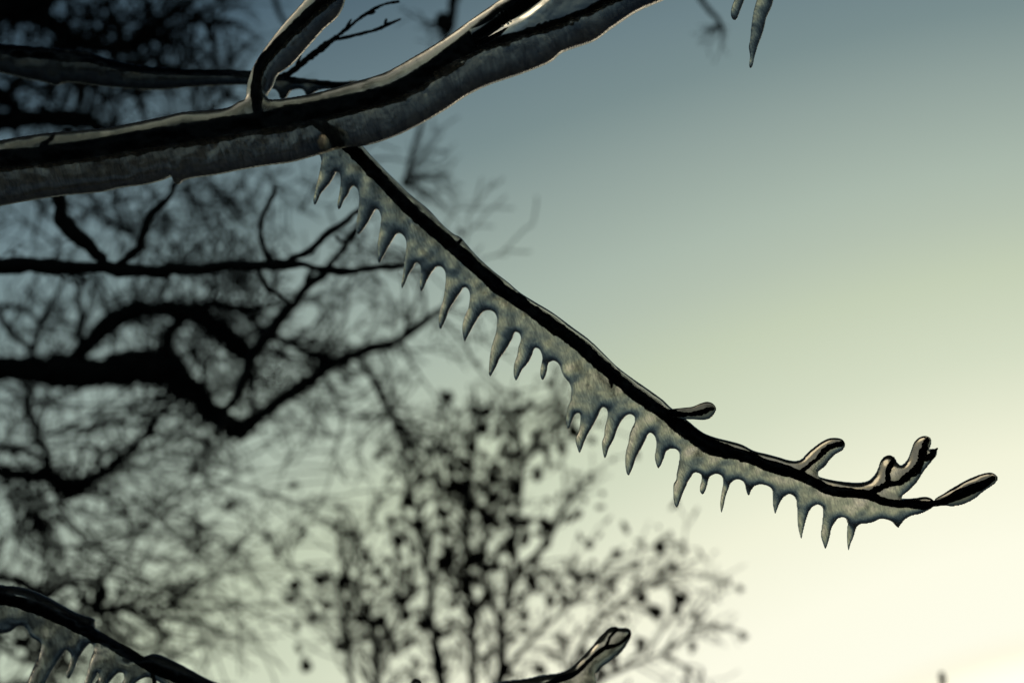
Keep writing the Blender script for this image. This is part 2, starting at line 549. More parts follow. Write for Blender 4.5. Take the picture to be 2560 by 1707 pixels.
# ------------------------------------------------------------------ the iced branch in focus
D0 = FOCUS
def z_main(x, y):
    return 6 * np.sin(np.asarray(x) / 330.0 + 0.6) + 0 * np.asarray(y)
def z_twig(x, y):
    x = np.asarray(x, float)
    t = np.clip((x - 820) / 480.0, 0, 1)
    t = t * t * (3 - 2 * t)
    return -75 + 75 * t + 9 * np.sin(x / 260.0) + 0 * np.asarray(y)

MAIN_AXIS = [(-1900, 700, 46), (-1200, 590, 40), (-700, 515, 35), (-330, 452, 31), (-150, 428, 31), (0, 402, 30), (191, 381, 31), (440, 341, 33), (640, 308, 33), (768, 285, 33),
             (883, 257, 29), (978, 232, 29), (1074, 181, 30), (1150, 128, 31), (1205, 80, 27), (1262, 36, 26), (1345, -18, 25), (1470, -85, 23), (1600, -140, 21)]
FORK_AXIS = [(1085, 176, 15), (1140, 146, 19), (1191, 125, 17), (1297, 91, 15.5), (1383, 63, 15), (1467, 30, 14.5), (1524, 3, 14), (1640, -52, 13), (1760, -95, 12)]
STUB_AXIS = [(650, 300, 15), (644, 262, 15), (642, 229, 14), (653, 172, 14), (684, 130, 15), (730, 84, 17), (776, 38, 18), (806, 11, 18), (850, -32, 17), (905, -92, 15)]
NECK_AXIS = [(770, 288, 24, 0), (805, 312, 18, -18), (842, 342, 17, -40), (876, 371, 16, -72)]
TWIG_AXIS = [(835, 332, 16), (876, 371, 16), (937, 434, 15.5), (1000, 500, 15.5), (1059, 554, 15), (1133, 618, 16), (1200, 678, 15.5), (1260, 729, 15.5), (1340, 786, 15.5),
             (1439, 857, 15.5), (1488, 900, 15.5), (1560, 964, 15.5), (1640, 1022, 15.5), (1660, 1036, 16), (1727, 1086, 17.5), (1774, 1117, 19), (1836, 1133, 15),
             (1880, 1148, 13.5), (1916, 1162, 13.5), (1997, 1187, 14), (2070, 1224, 13), (2127, 1232, 12), (2175, 1238, 12), (2202, 1250, 10.5), (2232, 1257, 10),
             (2270, 1259, 10), (2309, 1262, 10.5), (2332, 1258, 8.5), (2349, 1256, 8), (2372, 1247, 9.5), (2396, 1236, 12), (2434, 1220, 12), (2460, 1209, 10), (2484, 1194, 7)]
SHOOT_A = [(2160, 1238, 8), (2194, 1223, 9), (2219, 1209, 9.5), (2244, 1205, 9), (2267, 1190, 9), (2286, 1175, 10), (2297, 1159, 10), (2305, 1136, 9), (2311, 1112, 7.5), (2317, 1097, 6)]
SHOOT_B = [(2299, 1152, 6), (2322, 1140, 7.5), (2337, 1126, 5), (2343, 1120, 2.5)]
SHOOT_C = [(2218, 1207, 6), (2219, 1179, 7), (2226, 1160, 6.5), (2233, 1143, 4)]
SHOOT_D = [(1988, 1186, 6), (2026, 1159, 6), (2049, 1137, 6.5), (2068, 1120, 6), (2087, 1112, 6.5), (2105, 1107, 6)]
BUD_AXIS = [(1652, 1034, 6, 0), (1672, 1031, 6, 14), (1695, 1034, 7.5, 26), (1724, 1034, 6.5, 32), (1748, 1029, 6.5, 36), (1768, 1023, 7.5, 38), (1779, 1020, 5.5, 38)]

MAIN_TOP = [(-820, 500), (-780, 462), (-560, 438), (-340, 400), (-150, 376), (0, 353), (57, 343), (134, 333), (191, 328), (268, 321), (344, 307), (421, 291), (455, 283), (520, 277), (574, 270), (600, 255), (615, 249),
            (619, 214), (634, 168), (665, 119), (707, 65), (764, 0), (810, -55), (860, -110), (925, -140), (960, -118), (925, -70), (872, -20), (856, 23), (841, 46), (814, 69), (783, 103), (749, 142),
            (726, 165), (695, 188), (684, 214), (668, 243), (676, 250), (730, 245), (806, 230), (883, 207), (959, 184), (1036, 142), (1112, 96), (1189, 42), (1250, 0), (1330, -58), (1450, -128), (1590, -185), (1800, -150)]
MAIN_BOT = [(1790, -64), (1740, -40), (1659, 0), (1595, 28), (1531, 70), (1489, 100), (1404, 132), (1380, 152), (1304, 184), (1227, 210), (1170, 237), (1112, 275), (1036, 318), (978, 344),
            (921, 362), (852, 371), (800, 386), (765, 396), (727, 406), (660, 415), (612, 423), (536, 438), (480, 446), (459, 452), (446, 462), (436, 457), (431, 443), (402, 452), (363, 462), (306, 469), (249, 481),
            (172, 488), (96, 498), (38, 508), (0, 515), (-150, 538), (-340, 566), (-560, 600), (-760, 620), (-815, 590)]

# lower rim of the twig's ice, one run per icicle, each from notch to notch
RUNS = [
 [(778, 352), (786, 372), (794, 386), (796, 397), (792, 423), (784, 457), (778, 484), (776, 499), (780, 507), (787, 497), (796, 478), (817, 454), (831, 432), (835, 424)],
 [(835, 424), (842, 428), (845, 440), (844, 461), (841, 482), (837, 507), (840, 518), (844, 516), (854, 495), (865, 480), (871, 466), (878, 460)],
 [(878, 460), (886, 465), (891, 478), (892, 501), (889, 528), (885, 551), (885, 573), (890, 582), (896, 578), (913, 555), (926, 534), (937, 519)],
 [(937, 519), (943, 523), (948, 537), (947, 560), (941, 595), (938, 620), (939, 643), (943, 655), (953, 641), (968, 614), (980, 595), (991, 581)],
 [(991, 581), (1000, 582), (1010, 593), (1013, 607), (1011, 631), (1007, 660), (1003, 693), (1000, 712), (1002, 719), (1007, 712), (1019, 685), (1031, 667), (1039, 655)],
 [(1039, 655), (1047, 660), (1050, 672), (1049, 693), (1047, 714), (1051, 727), (1056, 721), (1067, 698), (1082, 675), (1093, 665)],
 [(1093, 665), (1103, 667), (1111, 677), (1113, 693), (1111, 721), (1106, 750), (1099, 773), (1095, 796), (1096, 813), (1100, 822), (1105, 815), (1115, 794), (1123, 773), (1136, 752), (1149, 733), (1161, 718)],
 [(1161, 718), (1169, 722), (1174, 735), (1173, 754), (1170, 771), (1163, 786), (1157, 804), (1155, 818), (1156, 834), (1159, 849), (1161, 854), (1166, 846), (1176, 828), (1188, 807), (1199, 790), (1209, 779), (1216, 776)],
 [(1216, 776), (1226, 776), (1236, 782), (1242, 794), (1242, 807), (1240, 830), (1234, 849), (1228, 870), (1224, 895), (1222, 924), (1222, 935), (1226, 941), (1230, 935), (1243, 912), (1249, 897), (1260, 882), (1272, 863), (1282, 845), (1289, 830)],
 [(1289, 830), (1297, 833), (1302, 842), (1301, 853), (1296, 868), (1293, 887), (1286, 908), (1284, 922), (1285, 941), (1290, 951), (1295, 945), (1306, 924), (1322, 905), (1331, 887), (1335, 874), (1339, 870)],
 [(1339, 870), (1347, 872), (1353, 882), (1356, 895), (1354, 908), (1351, 926), (1352, 943), (1357, 950), (1362, 944), (1368, 926), (1370, 912), (1375, 905), (1385, 902)],
 [(1385, 902), (1394, 907), (1400, 916), (1405, 931), (1412, 944), (1423, 957), (1428, 971), (1428, 988), (1426, 1001), (1418, 1022), (1415, 1038), (1416, 1059), (1420, 1073), (1425, 1067), (1432, 1049), (1439, 1036), (1446, 1032)],
 [(1446, 1032), (1450, 1036), (1451, 1051), (1447, 1076), (1440, 1091), (1439, 1103), (1443, 1118), (1449, 1132), (1454, 1124), (1460, 1108), (1470, 1086), (1483, 1064), (1495, 1042), (1506, 1019)],
 [(1506, 1019), (1514, 1020), (1519, 1030), (1518, 1047), (1512, 1070), (1510, 1091), (1505, 1105), (1506, 1122), (1510, 1141), (1512, 1145), (1516, 1140), (1522, 1122), (1535, 1097), (1544, 1072), (1558, 1047), (1571, 1036)],
 [(1571, 1036), (1581, 1037), (1587, 1044), (1587, 1055), (1580, 1070), (1574, 1086), (1571, 1107), (1566, 1124), (1563, 1147), (1564, 1168), (1568, 1185), (1572, 1188), (1576, 1182), (1583, 1166), (1592, 1141), (1608, 1112), (1624, 1082)],
 [(1624, 1082), (1631, 1084), (1638, 1093), (1641, 1108), (1639, 1128), (1637, 1139), (1640, 1158), (1646, 1170), (1651, 1164), (1659, 1147), (1662, 1138), (1666, 1128), (1677, 1121)],
 [(1677, 1121), (1689, 1122), (1697, 1130), (1699, 1140), (1696, 1163), (1692, 1182), (1690, 1199), (1684, 1210), (1683, 1230), (1684, 1249), (1687, 1262), (1692, 1268), (1697, 1260), (1706, 1235), (1718, 1208), (1723, 1198), (1729, 1189), (1735, 1181)],
 [(1735, 1181), (1744, 1181), (1752, 1186), (1754, 1193), (1753, 1203), (1750, 1214), (1750, 1228), (1756, 1235), (1761, 1230), (1768, 1210), (1772, 1195), (1781, 1186), (1792, 1184)],
 [(1792, 1184), (1802, 1188), (1807, 1197), (1807, 1210), (1803, 1233), (1800, 1260), (1803, 1280), (1808, 1266), (1814, 1239), (1821, 1220), (1826, 1207), (1836, 1199), (1848, 1198)],
 [(1848, 1198), (1857, 1203), (1861, 1209), (1865, 1226), (1869, 1236), (1872, 1237), (1875, 1230), (1881, 1219), (1890, 1212), (1903, 1210)],
 [(1903, 1210), (1916, 1213), (1926, 1219), (1931, 1228), (1931, 1253), (1933, 1270), (1937, 1283), (1941, 1274), (1951, 1251), (1959, 1241), (1972, 1234)],
 [(1972, 1234), (1983, 1239), (1990, 1249), (1992, 1272), (1993, 1307), (1997, 1330), (2002, 1345), (2006, 1328), (2013, 1301), (2020, 1280), (2029, 1266), (2041, 1260)],
 [(2041, 1260), (2050, 1263), (2056, 1270), (2056, 1291), (2053, 1318), (2051, 1337), (2056, 1356), (2062, 1370), (2069, 1354), (2073, 1339), (2077, 1320), (2085, 1305), (2094, 1294), (2106, 1292)],
 [(2106, 1292), (2114, 1296), (2118, 1307), (2116, 1330), (2117, 1360), (2120, 1374), (2125, 1358), (2133, 1339), (2140, 1316), (2150, 1308)],
 [(2213, 1297), (2228, 1303), (2240, 1315), (2245, 1318), (2249, 1311), (2261, 1297)],
]
TWIG_END = [(2171, 1306), (2184, 1302), (2200, 1295)]
TWIG_END2 = [(2276, 1288), (2297, 1284), (2314, 1277), (2326, 1269), (2334, 1258)]
TWIG_TOP = [(2329, 1247), (2320, 1242), (2307, 1241), (2288, 1244), (2262, 1245), (2250, 1243), (2269, 1226), (2288, 1207), (2310, 1174), (2329, 1151), (2340, 1137), (2341, 1124), (2331, 1121), (2321, 1123),
            (2326, 1112), (2327, 1099), (2320, 1091), (2309, 1089), (2294, 1095), (2283, 1108), (2278, 1124), (2269, 1147), (2259, 1159), (2250, 1162), (2242, 1156), (2235, 1144), (2224, 1137), (2211, 1140),
            (2200, 1153), (2194, 1172), (2183, 1191), (2167, 1202), (2141, 1205), (2093, 1201), (2055, 1193), (2044, 1188), (2042, 1180), (2049, 1174), (2062, 1163), (2074, 1147), (2087, 1135), (2105, 1124),
            (2111, 1112), (2106, 1099), (2093, 1094), (2071, 1095), (2052, 1104), (2033, 1118), (2017, 1132), (2003, 1147), (1988, 1151), (1966, 1148), (1950, 1143), (1917, 1134), (1885, 1126), (1853, 1110),
            (1821, 1101), (1789, 1093), (1760, 1082), (1741, 1069), (1722, 1053), (1677, 1018), (1658, 1000), (1642, 988), (1614, 968), (1582, 946), (1550, 922), (1533, 907), (1502, 876), (1471, 847), (1433, 819),
            (1380, 780), (1335, 753), (1299, 730), (1270, 705), (1236, 679), (1194, 641), (1163, 606), (1152, 593), (1133, 583), (1106, 560), (1071, 522), (1041, 497), (1018, 478), (999, 459), (964, 425), (934, 394), (911, 369), (885, 338), (850, 312), (805, 318)]
END_ICE = [(2336, 1249), (2358, 1234), (2380, 1220), (2422, 1197), (2460, 1183), (2479, 1181), (2491, 1188), (2493, 1198), (2485, 1210), (2460, 1226), (2434, 1247), (2406, 1260), (2380, 1265), (2362, 1263), (2345, 1262)]
BUD_ICE = [(1664, 1024), (1677, 1021), (1703, 1018), (1728, 1015), (1748, 1007), (1764, 1003), (1778, 1007), (1786, 1018), (1784, 1029), (1773, 1043), (1757, 1048), (1735, 1047), (1709, 1046), (1687, 1043), (1668, 1038)]

def xy(spec, step=9):
    a = np.asarray(spec, float)
    return catmull(a[:, :2], step)

branch = empty("iced_branch", Vector(W((-1900, 700, 0), D0)[0]))
tag(branch, "thick ice coated branch, forked above, with a drooping twig fringed by icicles", "iced branch")
wood("branch_wood", [(x, y + 5, r) for x, y, r in MAIN_AXIS], D0, z_main, branch, sides=18, rough=0.02, seed=1, lens=0.86)
wood("fork", FORK_AXIS, D0, z_main, branch, rough=0.10, seed=2)
wood("side_shoot", STUB_AXIS, D0, lambda x, y: z_main(x, y) + 6, branch, rough=0.09, seed=3)
twig = wood("twig", TWIG_AXIS, D0, z_twig, branch, sides=14, rough=0.07, seed=4, lens=0.95)
wood("twig_neck", NECK_AXIS, D0, lambda x, y: 0 * x, branch, rough=0.06, seed=5)
for k, s in enumerate((SHOOT_A, SHOOT_B, SHOOT_C, SHOOT_D, BUD_AXIS)):
    wood("shoot", s, D0, z_twig, twig, step=3.0, sides=9, rough=0.26, seed=20 + k, lens=0.85)
wood("bud", [(1140, 615, 6), (1146, 606, 4.5), (1151, 600, 4)], D0, z_twig, twig, step=2, sides=8, rough=0.1, seed=30)
wood("bud", [(1524, 950, 6), (1528, 962, 4), (1529, 970, 2.5)], D0, z_twig, twig, step=2, sides=8, rough=0.1, seed=31)
wood("bud", [(105, 372, 8), (128, 356, 6), (139, 346, 5)], D0, z_main, branch, step=2, sides=8, rough=0.1, seed=32)

main_outline = catmull(np.array(MAIN_TOP + MAIN_BOT, float), 4, True)
ice_body("ice_coat", main_outline, D0, z_main, [(xy(MAIN_AXIS), 31), (xy(FORK_AXIS), 15), (xy(STUB_AXIS), 16)], branch, ICE_THICK, hmax=70, st=2.0, seed=7, wob=0.03, cloud_above=0.1,
         glints=[(catmull(np.array([(1189, 117), (1215, 107), (1246, 88), (1272, 68), (1300, 55), (1323, 41), (1345, 24), (1365, 6), (1385, -10)], float), 8), 9, 36)])  # glint between the forks, shaped into the ice and its tint

tw = []
cuts = []
for r in RUNS[:-1]:
    tw += r[:-1]
    cuts.append(catmull(np.array(r, float), 2))
tw += [RUNS[-2][-1]] + TWIG_END + RUNS[-1] + TWIG_END2 + TWIG_TOP
cuts.append(catmull(np.array(RUNS[-1], float), 2))
twig_outline = catmull(np.array(tw, float), 2.5, True)
ice_body("twig_ice", twig_outline, D0, z_twig, [(xy(TWIG_AXIS[:15]), 14.5), (xy(TWIG_AXIS[14:]), 12, 0.8), (xy(SHOOT_A), 8, 1.0), (xy(SHOOT_C), 6, 1.0), (xy(SHOOT_D), 6, 1.0)], branch, ICE, hmax=38, st=2.0, icicles=cuts, seed=17, wob=0.07, cloud_above=0.12)
ice_body("shoot_ice", catmull(np.array(END_ICE, float), 2.5, True), D0, z_twig, [(xy(TWIG_AXIS[28:]), 9, 1.0)], branch, ICE, hmax=38, seed=27, cloud_above=0.0, cloud_below=0.1)
ice_body("shoot_ice", catmull(np.array(BUD_ICE, float), 2.5, True), D0, lambda x, y: z_twig(x, y) + 32, [(xy(BUD_AXIS), 7, 1.0)], branch, ICE, hmax=30, seed=37, cloud_above=0.0, cloud_below=0.1)

# ------------------------------------------------------------------ two icicles from a branch above the picture
hang = empty("iced_branch", Vector(W((2250, -150, 0), D0)[0]))
tag(hang, "iced branch overhead from which two slender icicles hang into the clear sky", "iced branch")
z0 = lambda x, y: 0 * np.asarray(x, float) + 0 * np.asarray(y, float)
HANG_AXIS = [(1690, -75, 12), (1800, -95, 13), (1920, -110, 14), (2080, -140, 15), (2260, -165, 16)]
H1 = [(1826, -70), (1838, -56), (1841, -30), (1836, 0), (1829, 20), (1827, 37), (1831, 48), (1836, 51), (1841, 49), (1850, 29), (1861, 0), (1868, -25), (1878, -45)]
H2 = [(1878, -45), (1890, -42), (1896, -20), (1892, 0), (1885, 25), (1881, 48), (1878, 71), (1875, 102), (1872, 117), (1875, 141), (1873, 165), (1876, 171), (1880, 168), (1887, 141), (1897, 109), (1904, 92), (1911, 68), (1916, 46), (1928, 20), (1934, 0), (1944, -35), (1962, -62)]
HTOP = [(2080, -92), (2270, -118), (2275, -200), (2080, -178), (1920, -146), (1800, -128), (1680, -105), (1668, -80), (1690, -52), (1760, -62)]
wood("branch_wood", HANG_AXIS, D0, z0, hang, seed=41)
ice_body("ice_coat", catmull(np.array(H1[:-1] + H2 + HTOP, float), 2.5, True), D0, z0, [(xy(HANG_AXIS), 14)], hang, ICE, hmax=40, icicles=[catmull(np.array(H1, float), 2), catmull(np.array(H2, float), 2)], seed=47)

# ------------------------------------------------------------------ iced branch a little behind, upper left
D1 = 0.86
rear = empty("iced_branch", Vector(W((-1700, -60, 0), D1)[0]))
tag(rear, "slim iced branch running behind the thick one and ending in two bare dark twigs", "iced branch")
zr = lambda x, y: 10 * np.sin(np.asarray(x) / 300.0) + 0 * np.asarray(y)
REAR_AXIS = [(-1700, -60, 28), (-1000, 30, 23), (-560, 66, 19), (-280, 95, 16), (0, 127, 14), (115, 141, 14), (230, 153, 13), (344, 176, 12), (459, 184, 10), (612, 188, 9), (691, 198, 9), (768, 207, 6), (844, 212, 5.5), (960, 214, 5), (1080, 226, 4)]
wood("branch_wood", REAR_AXIS, D1, zr, rear, rough=0.08, seed=51)
wood("twig", [(670, 196, 7), (714, 190, 9), (768, 149, 8.5), (818, 111, 8), (864, 76, 6), (906, 42, 5.5), (959, 12, 4.5), (997, 4, 4)], D1, zr, rear, rough=0.2, seed=52)
for k, sp in enumerate(([(862, 78, 4), (872, 60, 4), (878, 50, 3)], [(962, 66, 4), (964, 54, 4), (966, 48, 3)], [(915, 36, 4), (930, 34, 3.5), (938, 30, 3)], [(740, 172, 5), (748, 150, 4.5), (752, 138, 3)])):
    wood("spur", sp, D1, zr, rear, step=3, rough=0.2, seed=150 + k)
wood("twig", [(800, 124, 5), (825, 105, 5), (883, 90, 4.5), (940, 75, 4.5), (967, 63, 4.5), (1001, 48, 3)], D1, zr, rear, rough=0.2, seed=53)
REAR_ICE = [(-640, 60), (-600, 32), (-440, 50), (-290, 70), (-100, 96), (0, 110), (115, 120), (222, 132), (268, 147), (344, 164), (459, 174), (612, 178), (700, 189), (768, 198), (844, 205), (900, 206), (905, 222), (840, 224), (800, 226), (780, 238), (770, 248), (758, 226), (730, 228), (716, 246), (704, 250), (692, 228), (660, 220),
            (612, 214), (497, 218), (383, 226), (268, 218), (164, 207), (150, 212), (141, 215), (115, 207), (60, 196), (0, 182), (-290, 142), (-470, 124), (-610, 104)]
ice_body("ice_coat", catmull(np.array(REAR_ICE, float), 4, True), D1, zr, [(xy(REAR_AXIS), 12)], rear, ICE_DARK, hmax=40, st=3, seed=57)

# ------------------------------------------------------------------ iced branch, lower left
D2 = 0.80
low = empty("iced_branch", Vector(W((-1700, 1640, 0), D2)[0]))
tag(low, "arching iced branch with broken ice on top and large icicles below", "iced branch")
LOW_AXIS = [(-1700, 1640, 32), (-1000, 1540, 27), (-560, 1486, 23), (-260, 1470, 20), (-90, 1476, 19), (0, 1494, 18), (89, 1518, 17), (149, 1545, 16.5), (226, 1581, 16.5), (298, 1620, 16), (372, 1661, 15.5), (446, 1692, 15), (506, 1716, 14), (640, 1770, 13), (800, 1815, 11)]
wood("branch_wood", LOW_AXIS, D2, z0, low, rough=0.06, seed=61)
wood("shoot", [(378, 1662, 6), (385, 1690, 6), (388, 1730, 5)], D2, z0, low, rough=0.1, seed=62)
L1 = [(0, 1581), (24, 1579), (45, 1564), (60, 1561), (71, 1573), (80, 1590), (105, 1605)]
LI = [
 [(105, 1605), (104, 1620), (86, 1662), (68, 1707), (60, 1745), (66, 1752), (90, 1738), (113, 1707), (134, 1668), (158, 1635), (170, 1622)],
 [(170, 1622), (178, 1632), (175, 1656), (165, 1684), (171, 1696), (184, 1677), (196, 1647), (214, 1618), (229, 1606)],
 [(229, 1606), (236, 1618), (229, 1640), (216, 1690), (208, 1722), (216, 1730), (228, 1712), (240, 1690), (247, 1677)],
 [(247, 1677), (249, 1690), (236, 1712), (230, 1740), (238, 1748), (258, 1728), (277, 1700), (298, 1680), (309, 1679)],
 [(309, 1679), (312, 1692), (300, 1716), (294, 1745), (302, 1750), (322, 1730), (344, 1702), (372, 1692)],
]
LOWT = [(430, 1722), (520, 1760), (640, 1812), (800, 1850), (810, 1790), (640, 1740), (560, 1712), (521, 1698), (476, 1674), (431, 1650), (387, 1634), (366, 1638), (352, 1644), (298, 1608), (243, 1572), (239, 1558), (237, 1549), (190, 1531), (149, 1509), (89, 1479), (45, 1467), (0, 1462), (-90, 1452), (-270, 1443), (-460, 1448), (-600, 1462), (-640, 1486), (-600, 1520), (-440, 1524), (-270, 1530), (-120, 1562)]
lo = L1[:-1]
for r in LI: lo = lo + r[:-1]
lo = lo + [LI[-1][-1]] + LOWT
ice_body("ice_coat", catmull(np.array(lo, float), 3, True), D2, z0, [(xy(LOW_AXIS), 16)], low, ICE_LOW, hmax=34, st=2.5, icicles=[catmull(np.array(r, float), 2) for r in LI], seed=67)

# ------------------------------------------------------------------ iced shoot at the lower rim
D3 = 0.82
bot = empty("iced_twig", Vector(W((1000, 1800, 0), D3)[0]))
tag(bot, "iced twig tip split into two buds, reaching up in front of the leafy tree", "iced twig")
BOT_AXIS = [(960, 1800, 11), (1100, 1770, 10), (1250, 1742, 9), (1342, 1718, 8), (1390, 1701, 7.5), (1431, 1687, 7), (1458, 1667, 6.5), (1485, 1639, 6), (1512, 1619, 6), (1546, 1609, 5), (1567, 1592, 5), (1575, 1579, 4.5)]
wood("twig_wood", BOT_AXIS, D3, z0, bot, rough=0.13, seed=71)
wood("shoot", [(1510, 1620, 4.5), (1520, 1604, 5), (1527, 1590, 5), (1543, 1573, 4)], D3, z0, bot, rough=0.13, seed=72)
wood("shoot", [(1040, 1784, 7), (1042, 1740, 7), (1041, 1712, 6)], D3, z0, bot, rough=0.13, seed=73)
BOT_ICE = [(940, 1778), (1010, 1756), (1024, 1735), (1026, 1708), (1032, 1698), (1041, 1695), (1050, 1699), (1056, 1712), (1058, 1736), (1075, 1746), (1150, 1726), (1254, 1703), (1308, 1697), (1359, 1687), (1403, 1680), (1431, 1665), (1461, 1636), (1485, 1609), (1505, 1585), (1522, 1570), (1539, 1565), (1549, 1570), (1563, 1568), (1575, 1573), (1579, 1585), (1572, 1602), (1556, 1626), (1529, 1650), (1505, 1667), (1490, 1686), (1493, 1704), (1484, 1726), (1440, 1742), (1250, 1790), (1050, 1838), (945, 1840)]
ice_body("ice_coat", catmull(np.array(BOT_ICE, float), 3, True), D3, z0, [(xy(BOT_AXIS), 7, 0.7)], bot, ICE, hmax=32, st=2.5, seed=77, cloud_above=0.2, cloud_below=0.45)


# ------------------------------------------------------------------ bare wood behind, out of focus
def rows(spec):
    """x, y, width -> dense centre line and radii (z wanders a little)"""
    return np.asarray([(r[0], r[1], r[2] * 0.66) for r in spec], float)

class Wander:
    """collects thin twigs of one tree as real tubes in one mesh"""
    def __init__(self, seed):
        self.t = Tubes(); self.r = random.Random(seed); self.tips = []; self.count = 0
    def twig(self, p, ang, length, w0, level, bend, zdir, kids, droop=0.0, wig=0.16, w_min=1.6, spread=(25, 60)):
        r = self.r
        n = max(4, int(length / 22))
        seg = length / n
        pts, rad = [np.array(p, float)], [w0 / 2]
        a = ang
        b = bend * r.uniform(0.4, 1.6)
        for i in range(n):
            a += b / n + r.gauss(0, wig) * 0.6
            down = math.pi / 2                      # y grows downwards
            a += droop * math.sin(down - a) / n
            q = pts[-1] + seg * np.array([math.cos(a), math.sin(a), zdir + r.gauss(0, 0.15)])
            pts.append(q)
            rad.append(max(w_min, w0 * (1 - 0.75 * (i + 1) / n)) / 2)
        pts = np.array(pts)
        self.t.add(pts, rad, 4 if w0 < 7 else 6, cap=False)
        self.count += 1
        self.tips.append(pts[-1])
        if level > 0:
            for k in range(kids):
                i = r.randint(max(1, n // 5), n)
                side = r.choice((-1, 1)) * math.radians(r.uniform(*spread))
                self.twig(pts[i], a + side, length * r.uniform(0.35, 0.7), max(w_min, rad[i] * 2 * 0.7), level - 1, bend * r.uniform(-1, 1), zdir + r.gauss(0, 0.3), max(1, kids - 1), droop, wig, w_min, spread)
    def along(self, spec, n, length, w, level, kids, ang=None, bend=0.6, droop=0.0, zspread=0.5, t0=0.0, t1=1.0, w_min=1.6):
        r = self.r
        c = catmull(np.asarray(spec, float)[:, :2], 20)
        for _ in range(n):
            i = int(r.uniform(t0, t1) * (len(c) - 2))
            d = c[i + 1] - c[i]
            base = math.atan2(d[1], d[0])
            a = base + r.choice((-1, 1)) * math.radians(r.uniform(25, 85)) if ang is None else math.radians(r.uniform(*ang))
            self.twig((c[i][0], c[i][1], r.uniform(-20, 20)), a, length * r.uniform(0.5, 1.4), w * r.uniform(0.6, 1.3), level, bend * r.choice((-1, 1)), r.gauss(0, zspread), kids, droop, w_min=w_min)

def limb(name, spec, d, parent, seed, rough=0.10, step=9, zbow=0.0):
    c = catmull(rows(spec), step)
    g = np.random.default_rng(seed)
    kn = np.arange(0, len(c) + 5, 4)
    amp = 0.32 * np.minimum(c[:, 2], 14)
    c[:, 0] += amp * np.interp(np.arange(len(c)), kn, g.normal(size=len(kn)))
    c[:, 1] += amp * np.interp(np.arange(len(c)), kn, g.normal(size=len(kn)))
    c[:, 2] *= 1 + 0.13 * np.interp(np.arange(len(c)), kn, g.normal(size=len(kn)))
    ph = g.uniform(0, 6.28)
    z = zbow + 10 * np.sin(np.arange(len(c)) / 14.0 + ph)
    t = Tubes()
    t.add(np.stack([c[:, 0], c[:, 1], z], 1), c[:, 2], 9, rough, seed)
    return t.build(name, BARK_FAR, parent, d)

def px_ground(x, d):
    """drawing coordinate y at which a plumb line at x meets the ground"""
    base = C3 + F3 * d + (x - 1280) * PX * d * R3
    # walk along the image-vertical of that plane down to z = 0
    t = base[2] / U3[2]
    return 853.5 + t / (PX * d)

# ---- near bare branch (a metre and a quarter away)
DM = 1.27
near = empty("bare_branch", Vector(W((-420, 640, 0), DM)[0]))
tag(near, "dark bare branch, softly blurred, with thin forks crossing behind the upper icicles", "branch")
M1 = [(-420, 640, 40), (-160, 655, 36), (0, 663, 31), (134, 668, 28), (268, 675, 26), (402, 677, 25), (536, 668, 22), (670, 661, 20), (737, 664, 17), (848, 677, 13), (1000, 665, 12), (1060, 648, 9)]
limb("limb", M1, DM, near, 1, 0.08)
for k, sp in enumerate([
    [(715, 662, 14), (781, 623, 13), (826, 579, 13), (884, 538, 11), (930, 505, 9), (985, 470, 7)],
    [(672, 658, 11), (655, 610, 12), (656, 547, 11), (683, 489, 9), (690, 470, 7)],
    [(270, 670, 15), (300, 655, 15), (348, 619, 15), (384, 534, 14), (429, 485, 13), (446, 440, 11), (470, 390, 9)],
    [(285, 672, 20), (223, 614, 27), (161, 561, 30), (147, 498, 26), (150, 420, 22), (175, 330, 16)],
    [(640, 666, 9), (670, 712, 10), (723, 757, 8)],
    [(842, 590, 6), (852, 605, 7), (884, 596, 6), (892, 575, 6)]]):
    limb("fork", sp, DM, near, 10 + k, 0.10, 6)
wn_ = Wander(3)
wn_.along(M1, 16, 60, 5, 1, 2, zspread=0.6, t0=0.2, w_min=2.4)
tag(wn_.t.build("side_twigs", BARK_FAR, near, DM), kind="stuff")

# ---- crossing twig, between
DX = 1.7
cross = empty("bare_branch", Vector(W((560, 1060, 0), DX)[0]))
tag(cross, "slanting bare twig rising past the blurred horizontal branch to a small fork", "branch")
limb("limb", [(540, 1090, 14), (600, 960, 17), (638, 882, 18), (692, 802, 20), (759, 730, 18), (800, 690, 17), (826, 659, 15), (862, 610, 13), (893, 570, 12), (930, 520, 9)], DX, cross, 21, 0.12)
limb("fork", [(768, 716, 12), (772, 690, 10), (786, 672, 8)], DX, cross, 22)

